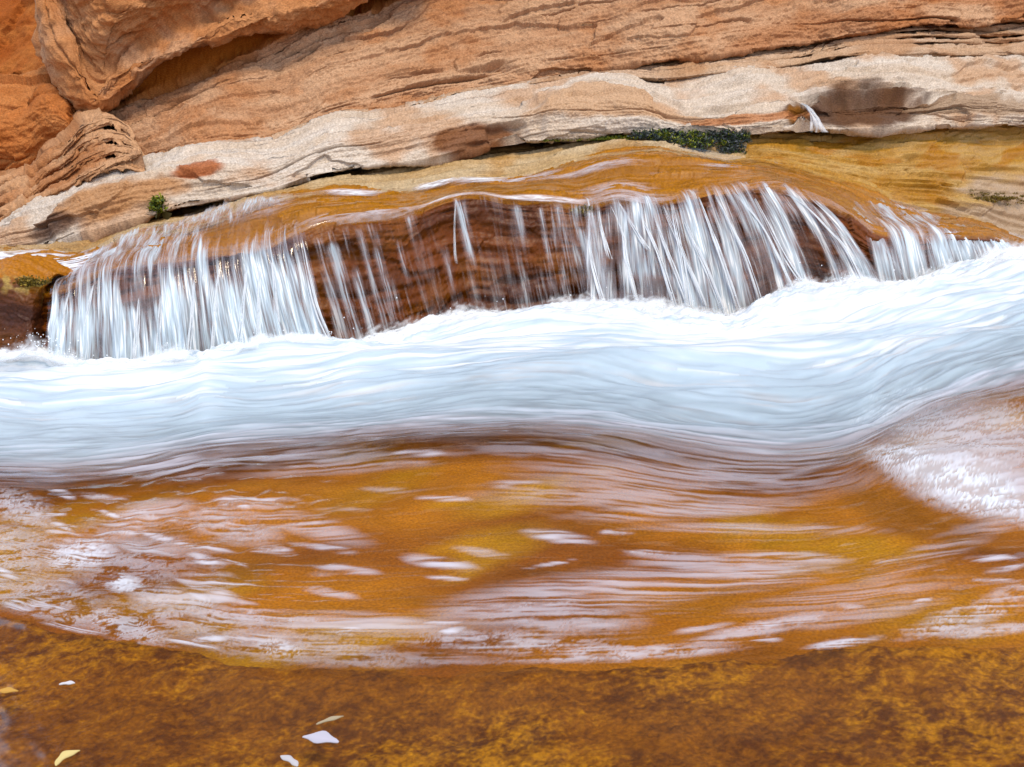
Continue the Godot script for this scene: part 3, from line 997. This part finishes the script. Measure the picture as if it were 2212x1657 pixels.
func cascades() -> void:
	# thin sheet of the upper stream sliding over the ledge
	var up := thing("upper_stream", "", "")
	tag(up, "thin clear sheet of water sliding across the orange ledge top", "water", "", "structure")
	var rows := falls_rows()
	var top := [with_dz(MARGIN, 1.16, 2), rows[2], rows[3], rows[4]]
	var smooth := style(Color.WHITE, Color.WHITE, Color.WHITE, 0.05, 0.012, 3.0, 0.0, 1.0, 0.0, 0.0, 1.0)
	node("clear_sheet", patch(top, 620, [26, 26, 8], func(U, V, f, s, p): return 0.018 + rock_disp(U, V, f, s, p, smooth) + 0.006 * n_streak.get_noise_2d(U * 3.0, V * 9.0), plain_col), clear_water, up)
	var fo := node("foam", patch(top, 1000, [40, 40, 8], func(U, V, f, s, p): return 0.028 + rock_disp(U, V, f, s, p, smooth), upper_foam), foam_mat, up)
	tag(fo, "", "", "", "stuff")
	var w: Node3D
	var cols: Array
	# left cascade: over a rounded shoulder, then a broad white curtain
	w = thing("waterfall", "broad white curtain of water over the rounded shoulder at left", "waterfall", "cascades over the ledge")
	cols = []
	for q in [[175, 584, 108, 632, 96, 770], [215, 548, 150, 612, 130, 800], [262, 515, 200, 596, 190, 815], [318, 492, 265, 588, 262, 815], [390, 478, 335, 580, 330, 805], [455, 452, 400, 570, 392, 790], [500, 438, 450, 560, 440, 820], [545, 430, 505, 550, 500, 780], [590, 428, 560, 540, 560, 765], [630, 436, 610, 528, 620, 760], [655, 450, 645, 512, 690, 760], [668, 470, 660, 510, 722, 765]]:
		cols.append([[q[0], q[1], 1.10], [lerpf(q[0], q[2], 0.5), lerpf(q[1], q[3], 0.42), 0.58], [q[2], q[3], 0.20], [lerpf(q[2], q[4], 0.35), lerpf(q[3], q[5], 0.40), 0.08], [q[4], q[5], 0.02]])
	var cur := rays(cols)
	node("clear_sheet", patch(cur, 420, [24, 20, 30, 30], film_disp.bind(0.012), plain_col), clear_water, w)
	node("veil", patch(cur, 760, [44, 36, 60, 60], film_disp.bind(0.030), veil_col.bind({"seed": 3.0, "f0": 0.38, "f1": 0.66, "a0": 0.27, "a1": 0.68, "contrast": 0.7, "k1": 5.0, "k2": 24.0, "k3": 95.0, "holes": [[0.36, 0.55, 0.10, 0.16, 0.55], [0.72, 0.28, 0.14, 0.12, 0.9], [0.9, 0.2, 0.16, 0.14, 0.9]]})), veil_mat, w)
	for q in [[[532, 580, 0.1], [527, 650, 0.04], [518, 745, 0.0]], [[560, 566, 0.1], [559, 640, 0.04], [557, 740, 0.0]], [[585, 556, 0.12], [592, 620, 0.06], [600, 735, 0.02]], [[650, 512, 0.16], [668, 600, 0.05], [690, 680, 0.0], [722, 752, -0.02]], [[420, 600, 0.1], [412, 690, 0.03], [405, 780, 0.0]], [[470, 590, 0.1], [462, 690, 0.03], [458, 790, 0.0]], [[200, 612, 0.12], [185, 700, 0.05], [178, 800, 0.0]], [[150, 625, 0.12], [135, 700, 0.05], [128, 795, 0.0]], [[300, 640, 0.08], [296, 720, 0.03], [292, 800, 0.0]], [[350, 630, 0.08], [345, 720, 0.03], [342, 800, 0.0]]]:
		strand(w, q, 0.020, 0.8, rng.randi() % 1000)
	# thin trickles over the bare brown face
	w = thing("waterfall", "sparse lilac trickles over the bare brown rock face at centre", "waterfall", "cascades over the ledge")
	cols = []
	for q in [[655, 505, 735, 770], [720, 488, 800, 760], [780, 480, 850, 745], [860, 468, 910, 730], [920, 448, 960, 705], [980, 425, 1020, 695], [1040, 418, 1080, 692], [1110, 428, 1150, 690], [1200, 436, 1240, 680], [1290, 440, 1330, 680]]:
		cols.append([[q[0], q[1], 0.30], [lerpf(q[0], q[2], 0.05), q[1] + 14, 0.17], [lerpf(q[0], q[2], 0.5), lerpf(q[1], q[3], 0.5), 0.12], [q[2], q[3], 0.10]])
	node("veil", patch(rays(cols), 760, [8, 60, 60], film_disp.bind(0.010), veil_col.bind({"seed": 9.0, "f0": 0.2, "f1": 0.9, "a0": -0.04, "a1": 0.10, "contrast": 0.55, "k1": 3.0, "k2": 11.0, "k3": 60.0, "ropes": [[0.525, 0.014, 0.04, 0.55, 0.75], [0.72, 0.016, 0.12, 0.40, 0.5], [0.18, 0.010, 0.06, 1.0, 0.5], [0.22, 0.012, 0.3, 1.0, 0.55], [0.08, 0.02, 0.2, 1.0, 0.65], [0.04, 0.012, 0.1, 1.0, 0.5], [0.13, 0.014, 0.4, 1.0, 0.7], [0.30, 0.007, 0.25, 0.55, 0.45], [0.44, 0.008, 0.4, 0.75, 0.45], [0.80, 0.008, 0.1, 0.6, 0.5], [0.86, 0.01, 0.05, 0.6, 0.5], [0.93, 0.014, 0.3, 1.0, 0.6], [0.97, 0.02, 0.1, 1.0, 0.6], [0.61, 0.006, 0.8, 1.0, 0.5], [0.69, 0.007, 0.8, 1.0, 0.5]], "holes": [[0.5, 0.5, 0.3, 0.6, 0.7]]})), veil_mat, w)
	strand(w, [[985, 424, 0.16], [981, 500, 0.1], [985, 570, 0.1]], 0.016, 0.25, 77)
	# right cascade: ropes thrown to the right
	w = thing("waterfall", "arching cascade of white water ropes right of the bare face", "waterfall", "cascades over the ledge")
	cols = []
	for q in [[1262, 440, 1262, 680], [1300, 436, 1310, 680], [1340, 432, 1375, 680], [1390, 436, 1440, 690], [1440, 434, 1500, 700], [1490, 424, 1560, 705], [1540, 414, 1630, 690], [1590, 408, 1700, 660], [1640, 406, 1770, 645], [1690, 408, 1840, 630], [1735, 420, 1885, 630], [1775, 440, 1920, 635]]:
		cols.append([[q[0] - 12, q[1] - 14, 0.42], [q[0], q[1], 0.26], [lerpf(q[0], q[2], 0.36), lerpf(q[1], q[3], 0.26), 0.12], [lerpf(q[0], q[2], 0.72), lerpf(q[1], q[3], 0.62), 0.02], [q[2], q[3], -0.06]])
	node("veil", patch(rays(cols), 820, [10, 36, 50, 50], film_disp.bind(0.016), veil_col.bind({"seed": 15.0, "f0": 0.02, "f1": 0.22, "a0": 0.15, "a1": 0.46, "contrast": 0.55, "k1": 4.0, "k2": 13.0, "k3": 70.0, "holes": [[0.80, 0.72, 0.05, 0.4, 0.9], [0.62, 0.7, 0.04, 0.4, 0.6], [0.24, 0.85, 0.1, 0.2, 0.5], [0.08, 0.5, 0.08, 0.5, 0.4]]})), veil_mat, w)
	for q in [[[1449, 436, 0.25], [1462, 500, 0.1], [1478, 590, 0.0], [1492, 684, -0.08]], [[1465, 445, 0.24], [1495, 515, 0.08], [1530, 588, 0.0], [1569, 690, -0.08]], [[1505, 420, 0.25], [1530, 480, 0.1], [1556, 550, 0.0], [1598, 675, -0.08]], [[1540, 416, 0.25], [1576, 482, 0.08], [1613, 560, 0.0], [1648, 665, -0.08]], [[1580, 411, 0.25], [1632, 468, 0.1], [1670, 532, 0.0], [1720, 640, -0.08]], [[1622, 411, 0.25], [1658, 480, 0.1], [1700, 560, 0.0], [1742, 622, -0.08]], [[1692, 414, 0.25], [1745, 448, 0.12], [1790, 495, 0.04], [1828, 540, 0.0], [1868, 622, -0.08]], [[1270, 462, 0.2], [1275, 540, 0.06], [1288, 600, 0.0], [1309, 672, -0.05]], [[1292, 446, 0.24], [1300, 495, 0.12], [1318, 560, 0.05]], [[1318, 440, 0.24], [1345, 500, 0.1], [1354, 560, 0.03], [1380, 665, -0.05]], [[1372, 440, 0.24], [1400, 500, 0.1], [1432, 580, 0.02], [1460, 670, -0.06]], [[1405, 440, 0.24], [1430, 510, 0.1], [1462, 590, 0.0], [1492, 672, -0.06]], [[1430, 440, 0.24], [1470, 530, 0.06], [1520, 660, -0.05]], [[1336, 436, 0.24], [1370, 490, 0.12], [1400, 540, 0.05]]]:
		strand(w, q, 0.022, 0.95, rng.randi() % 1000)
	# low cascade at the far right
	w = thing("waterfall", "low pale sheet of water sliding into the foam at far right", "waterfall", "cascades over the ledge")
	cols = []
	for q in [[1760, 392, 1860, 500, 1890, 640], [1800, 402, 1890, 512, 1930, 640], [1864, 420, 1940, 508, 1980, 635], [1930, 440, 1990, 503, 2030, 620], [2000, 460, 2045, 510, 2075, 605], [2070, 482, 2100, 512, 2130, 590], [2130, 498, 2160, 522, 2190, 570], [2200, 520, 2220, 545, 2250, 565], [2400, 560, 2420, 580, 2450, 600]]:
		cols.append([[q[0], q[1], 1.08], [lerpf(q[0], q[2], 0.5), lerpf(q[1], q[3], 0.5), 0.60], [q[2], q[3], 0.24], [lerpf(q[2], q[4], 0.45), lerpf(q[3], q[5], 0.4), 0.08], [q[4], q[5], 0.0]])
	node("veil", patch(rays(cols), 560, [36, 26, 30, 36], film_disp.bind(0.016), veil_col.bind({"seed": 31.0, "f0": 0.34, "f1": 0.6, "a0": 0.28, "a1": 0.62, "contrast": 0.6, "soft": 0.08, "k1": 4.0, "k2": 14.0, "k3": 50.0})), veil_mat, w)
	for q in [[[1900, 520, 0.2], [1935, 570, 0.08], [1965, 612, 0.0]], [[2000, 512, 0.2], [2025, 545, 0.1], [2050, 585, 0.02]], [[2090, 515, 0.2], [2112, 540, 0.1], [2128, 572, 0.02]]]:
		strand(w, q, 0.016, 0.6, rng.randi() % 1000)
	# the small spout
	w = thing("water_spout", "small spout of water from a notch in the pale ledge", "waterfall")
	strand(w, [[1728, 222, 1.62], [1746, 232, 1.42], [1762, 252, 1.36], [1776, 286, 1.34]], 0.045, 0.8, 5)
	strand(w, [[1738, 224, 1.60], [1752, 240, 1.40], [1758, 262, 1.36], [1756, 286, 1.36]], 0.034, 0.6, 9)


func upper_foam(U: float, V: float, f: float, s: float, p: Vector3) -> Color:
	var px := lerpf(-400, 2600, s)
	var st := n_streak.get_noise_2d(U * 3.0, V * 22.0) + 0.6 * n_streak.get_noise_2d(U * 8.0 + 9.0, V * 60.0)
	var a := 0.0
	for e in [[760, 0.16, 70, 0.12, 0.9], [945, 0.12, 60, 0.10, 0.9], [1040, 0.16, 70, 0.16, 0.8], [1130, 0.2, 90, 0.10, 0.6], [1260, 0.3, 140, 0.09, 0.5], [1330, 0.7, 90, 0.10, 0.45], [1560, 0.35, 50, 0.05, 0.5], [140, 0.35, 110, 0.40, 1.0], [20, 0.15, 120, 0.2, 1.0], [800, 0.9, 170, 0.12, 0.5], [1160, 0.93, 150, 0.10, 0.7], [960, 0.93, 80, 0.06, 0.6], [560, 0.3, 90, 0.2, 0.3], [1360, 0.9, 100, 0.2, 0.5]]:
		var dx: float = (px - e[0]) / e[2]
		var dy: float = (f - e[1]) / e[3]
		var r := dx * dx + dy * dy + 0.9 * st
		a = maxf(a, e[4] * smoothstep(1.2, 0.2, r) * clampf(0.75 + st, 0.0, 1.0))
	var c := Color(0.66, 0.62, 0.66).lerp(Color(0.88, 0.92, 0.95), smoothstep(0.3, 0.8, a))
	c.a = a
	return c


# ------------------------------------------------------------------ plants, leaves, drops
func blades(st: SurfaceTool, at: Vector3, n: int, spread: Vector3, size: float, cols: Array) -> void:
	for i in n:
		var p := at + Vector3(rng.randfn(0, 0.5) * spread.x, absf(rng.randfn(0, 0.5)) * spread.y, rng.randfn(0, 0.5) * spread.z)
		var dir := Vector3(rng.randfn(0, 1), rng.randf_range(0.1, 1.4), rng.randfn(0.3, 1)).normalized()
		var side := dir.cross(Vector3(rng.randfn(0, 1), rng.randfn(0, 1), rng.randfn(0, 1))).normalized()
		var l := size * rng.randf_range(0.5, 1.2)
		var c: Color = cols[rng.randi() % cols.size()]
		var g := rng.randf_range(0.7, 1.3)
		var nn := side.cross(dir).normalized()
		st.set_color(Color(c.r * g, c.g * g, c.b * g))
		var a := p
		var b := p + dir * l * 0.5 + side * l * 0.22 + nn * l * 0.06
		var d := p + dir * l * 0.5 - side * l * 0.22 + nn * l * 0.06
		var e := p + dir * l
		for q in [a, b, d, d, b, e]:
			st.add_vertex(q)


func small_things() -> void:
	var st := SurfaceTool.new()
	var o: Node
	var green := [srgb(120, 130, 20, K), srgb(90, 104, 10, K), srgb(150, 150, 40, K), srgb(60, 78, 8, K)]
	var dark := [srgb(60, 66, 58, K), srgb(44, 56, 60, K), srgb(78, 84, 88, K), srgb(56, 80, 16, K), srgb(36, 40, 34, K)]
	# fern tuft
	var fern := thing("fern_tuft", "small green fern tuft growing in a crack of pale ledge", "plant")
	fern.position = P(340, 456, depth_at(340) + 1.42)
	st.begin(Mesh.PRIMITIVE_TRIANGLES)
	for i in 14:
		blades(st, Vector3(rng.randfn(0, 0.022), rng.randf_range(-0.02, 0.09), rng.randf_range(-0.02, 0.04)), 26, Vector3(0.04, 0.03, 0.03), 0.035, green)
	st.generate_normals()
	node("leaves", st.commit(), leaf_mat, fern)
	st = SurfaceTool.new()
	st.begin(Mesh.PRIMITIVE_TRIANGLES)
	blades(st, Vector3(0, -0.05, 0), 16, Vector3(0.03, 0.02, 0.02), 0.12, [srgb(70, 60, 20, K)])
	st.generate_normals()
	node("stems", st.commit(), leaf_mat, fern)
	# moss along the seep under the ledge
	st = SurfaceTool.new()
	st.begin(Mesh.PRIMITIVE_TRIANGLES)
	for i in 90:
		var x := lerpf(1174, 1400, i / 89.0)
		var h := lerpf(0.012, 0.03, smoothstep(1290, 1400, x))
		blades(st, P(x, lerpf(306, 300, (x - 1174) / 226.0), depth_at(x) + 1.44), 34, Vector3(0.02, h, 0.03), 0.022, green)
	st.generate_normals()
	o = node("green_moss", st.commit(), leaf_mat)
	tag(o, "bright green moss strip along the seep under the pale ledge", "moss")
	st = SurfaceTool.new()
	st.begin(Mesh.PRIMITIVE_TRIANGLES)
	for i in 170:
		var x := lerpf(1370, 1612, rng.randf())
		var low := lerpf(302, 332, smoothstep(1370, 1560, x))
		var y := lerpf(low, 290, rng.randf())
		blades(st, P(x, y, depth_at(x) + lerpf(1.30, 1.44, (low - y) / (low - 288.0))), 46, Vector3(0.035, 0.03, 0.04), 0.026, dark if rng.randf() < 0.8 else green)
	st.generate_normals()
	o = node("dark_moss", st.commit(), leaf_mat)
	tag(o, "dark blue green wet moss clump above the orange dome", "moss")
	# algae tufts
	for q in [[2150, 430, 50, 8, 1.22, "olive brown algae tuft on grey beds at the right edge"], [60, 612, 30, 6, 0.13, "olive moss fringe on the wet boulder beside left cascade"], [1262, 458, 12, 5, 0.22, "small olive moss tuft on the lip beside white ropes"]]:
		st = SurfaceTool.new()
		st.begin(Mesh.PRIMITIVE_TRIANGLES)
		for i in 60:
			var x: float = q[0] + rng.randfn(0, q[2] * 0.6)
			blades(st, P(x, q[1] + rng.randfn(0, q[3] * 0.6), depth_at(x) + q[4]), 24, Vector3(0.03, 0.012, 0.03), 0.02, [srgb(112, 92, 14, K), srgb(84, 68, 8, K), srgb(140, 116, 30, K)])
		st.generate_normals()
		o = node("moss_tuft", st.commit(), leaf_mat)
		tag(o, q[5], "moss", "olive moss tufts")
	# leaves and scraps over the slab; the three pointed one is an added sky reflection
	scrap("fallen_leaf", "curled yellow leaf in the bottom left corner of the slab", "leaf", 140, 1640, 0.034, 0.013, 60, srgb(232, 206, 130, 0.8), 0.7)
	scrap("fallen_leaf", "flat yellow leaf at the left edge below the broken foam", "leaf", 16, 1497, 0.03, 0.011, 0, srgb(214, 160, 60, 0.8), 0.2)
	scrap("pale_scrap_or_glint", "pale three pointed shape added for a sky reflection over the brown slab", "scrap", 695, 1600, 0.045, 0.02, -14, srgb(206, 200, 210, 0.8), 0.3)
	scrap("pale_scrap_or_glint", "slim pale scrap just above the three pointed reflection shape", "scrap", 712, 1560, 0.035, 0.007, 30, srgb(196, 176, 140, 0.7), 0.2)
	scrap("pale_scrap_or_glint", "pale scrap cut by the bottom edge of the picture", "scrap", 628, 1648, 0.03, 0.01, -40, srgb(206, 200, 200, 0.8), 0.3)
	scrap("pale_scrap_or_glint", "tiny white scrap alone at left above the curled leaf", "scrap", 146, 1481, 0.02, 0.008, 10, srgb(226, 220, 220, 0.8), 0.3)
	# splash at the foot of the left cascade
	var sm := SphereMesh.new()
	sm.radius = 0.004
	sm.height = 0.010
	sm.radial_segments = 8
	sm.rings = 5
	var mm := MultiMesh.new()
	mm.transform_format = MultiMesh.TRANSFORM_3D
	mm.mesh = sm
	mm.instance_count = 160
	for i in 160:
		var px := 100.0 + rng.randfn(0, 45)
		if i > 80:
			px = rng.randf_range(100, 2150)
		var py := look(foot_y, px) - absf(rng.randfn(0, 26)) + 8.0
		var k := rng.randf_range(0.3, 1.0)
		mm.set_instance_transform(i, Transform3D(Basis.from_scale(Vector3(k, k, k)), P(px, py, depth_at(px) - rng.randf_range(0.06, 0.2))))
	var mi := MultiMeshInstance3D.new()
	mi.name = "spray_droplets"
	mi.multimesh = mm
	var dm := StandardMaterial3D.new()
	dm.albedo_color = Color(0.93, 0.95, 0.97)
	dm.roughness = 0.3
	mi.material_override = dm
	add_child(mi)
	tag(mi, "fine white droplets flung up along the foot of the falls", "spray", "", "stuff")


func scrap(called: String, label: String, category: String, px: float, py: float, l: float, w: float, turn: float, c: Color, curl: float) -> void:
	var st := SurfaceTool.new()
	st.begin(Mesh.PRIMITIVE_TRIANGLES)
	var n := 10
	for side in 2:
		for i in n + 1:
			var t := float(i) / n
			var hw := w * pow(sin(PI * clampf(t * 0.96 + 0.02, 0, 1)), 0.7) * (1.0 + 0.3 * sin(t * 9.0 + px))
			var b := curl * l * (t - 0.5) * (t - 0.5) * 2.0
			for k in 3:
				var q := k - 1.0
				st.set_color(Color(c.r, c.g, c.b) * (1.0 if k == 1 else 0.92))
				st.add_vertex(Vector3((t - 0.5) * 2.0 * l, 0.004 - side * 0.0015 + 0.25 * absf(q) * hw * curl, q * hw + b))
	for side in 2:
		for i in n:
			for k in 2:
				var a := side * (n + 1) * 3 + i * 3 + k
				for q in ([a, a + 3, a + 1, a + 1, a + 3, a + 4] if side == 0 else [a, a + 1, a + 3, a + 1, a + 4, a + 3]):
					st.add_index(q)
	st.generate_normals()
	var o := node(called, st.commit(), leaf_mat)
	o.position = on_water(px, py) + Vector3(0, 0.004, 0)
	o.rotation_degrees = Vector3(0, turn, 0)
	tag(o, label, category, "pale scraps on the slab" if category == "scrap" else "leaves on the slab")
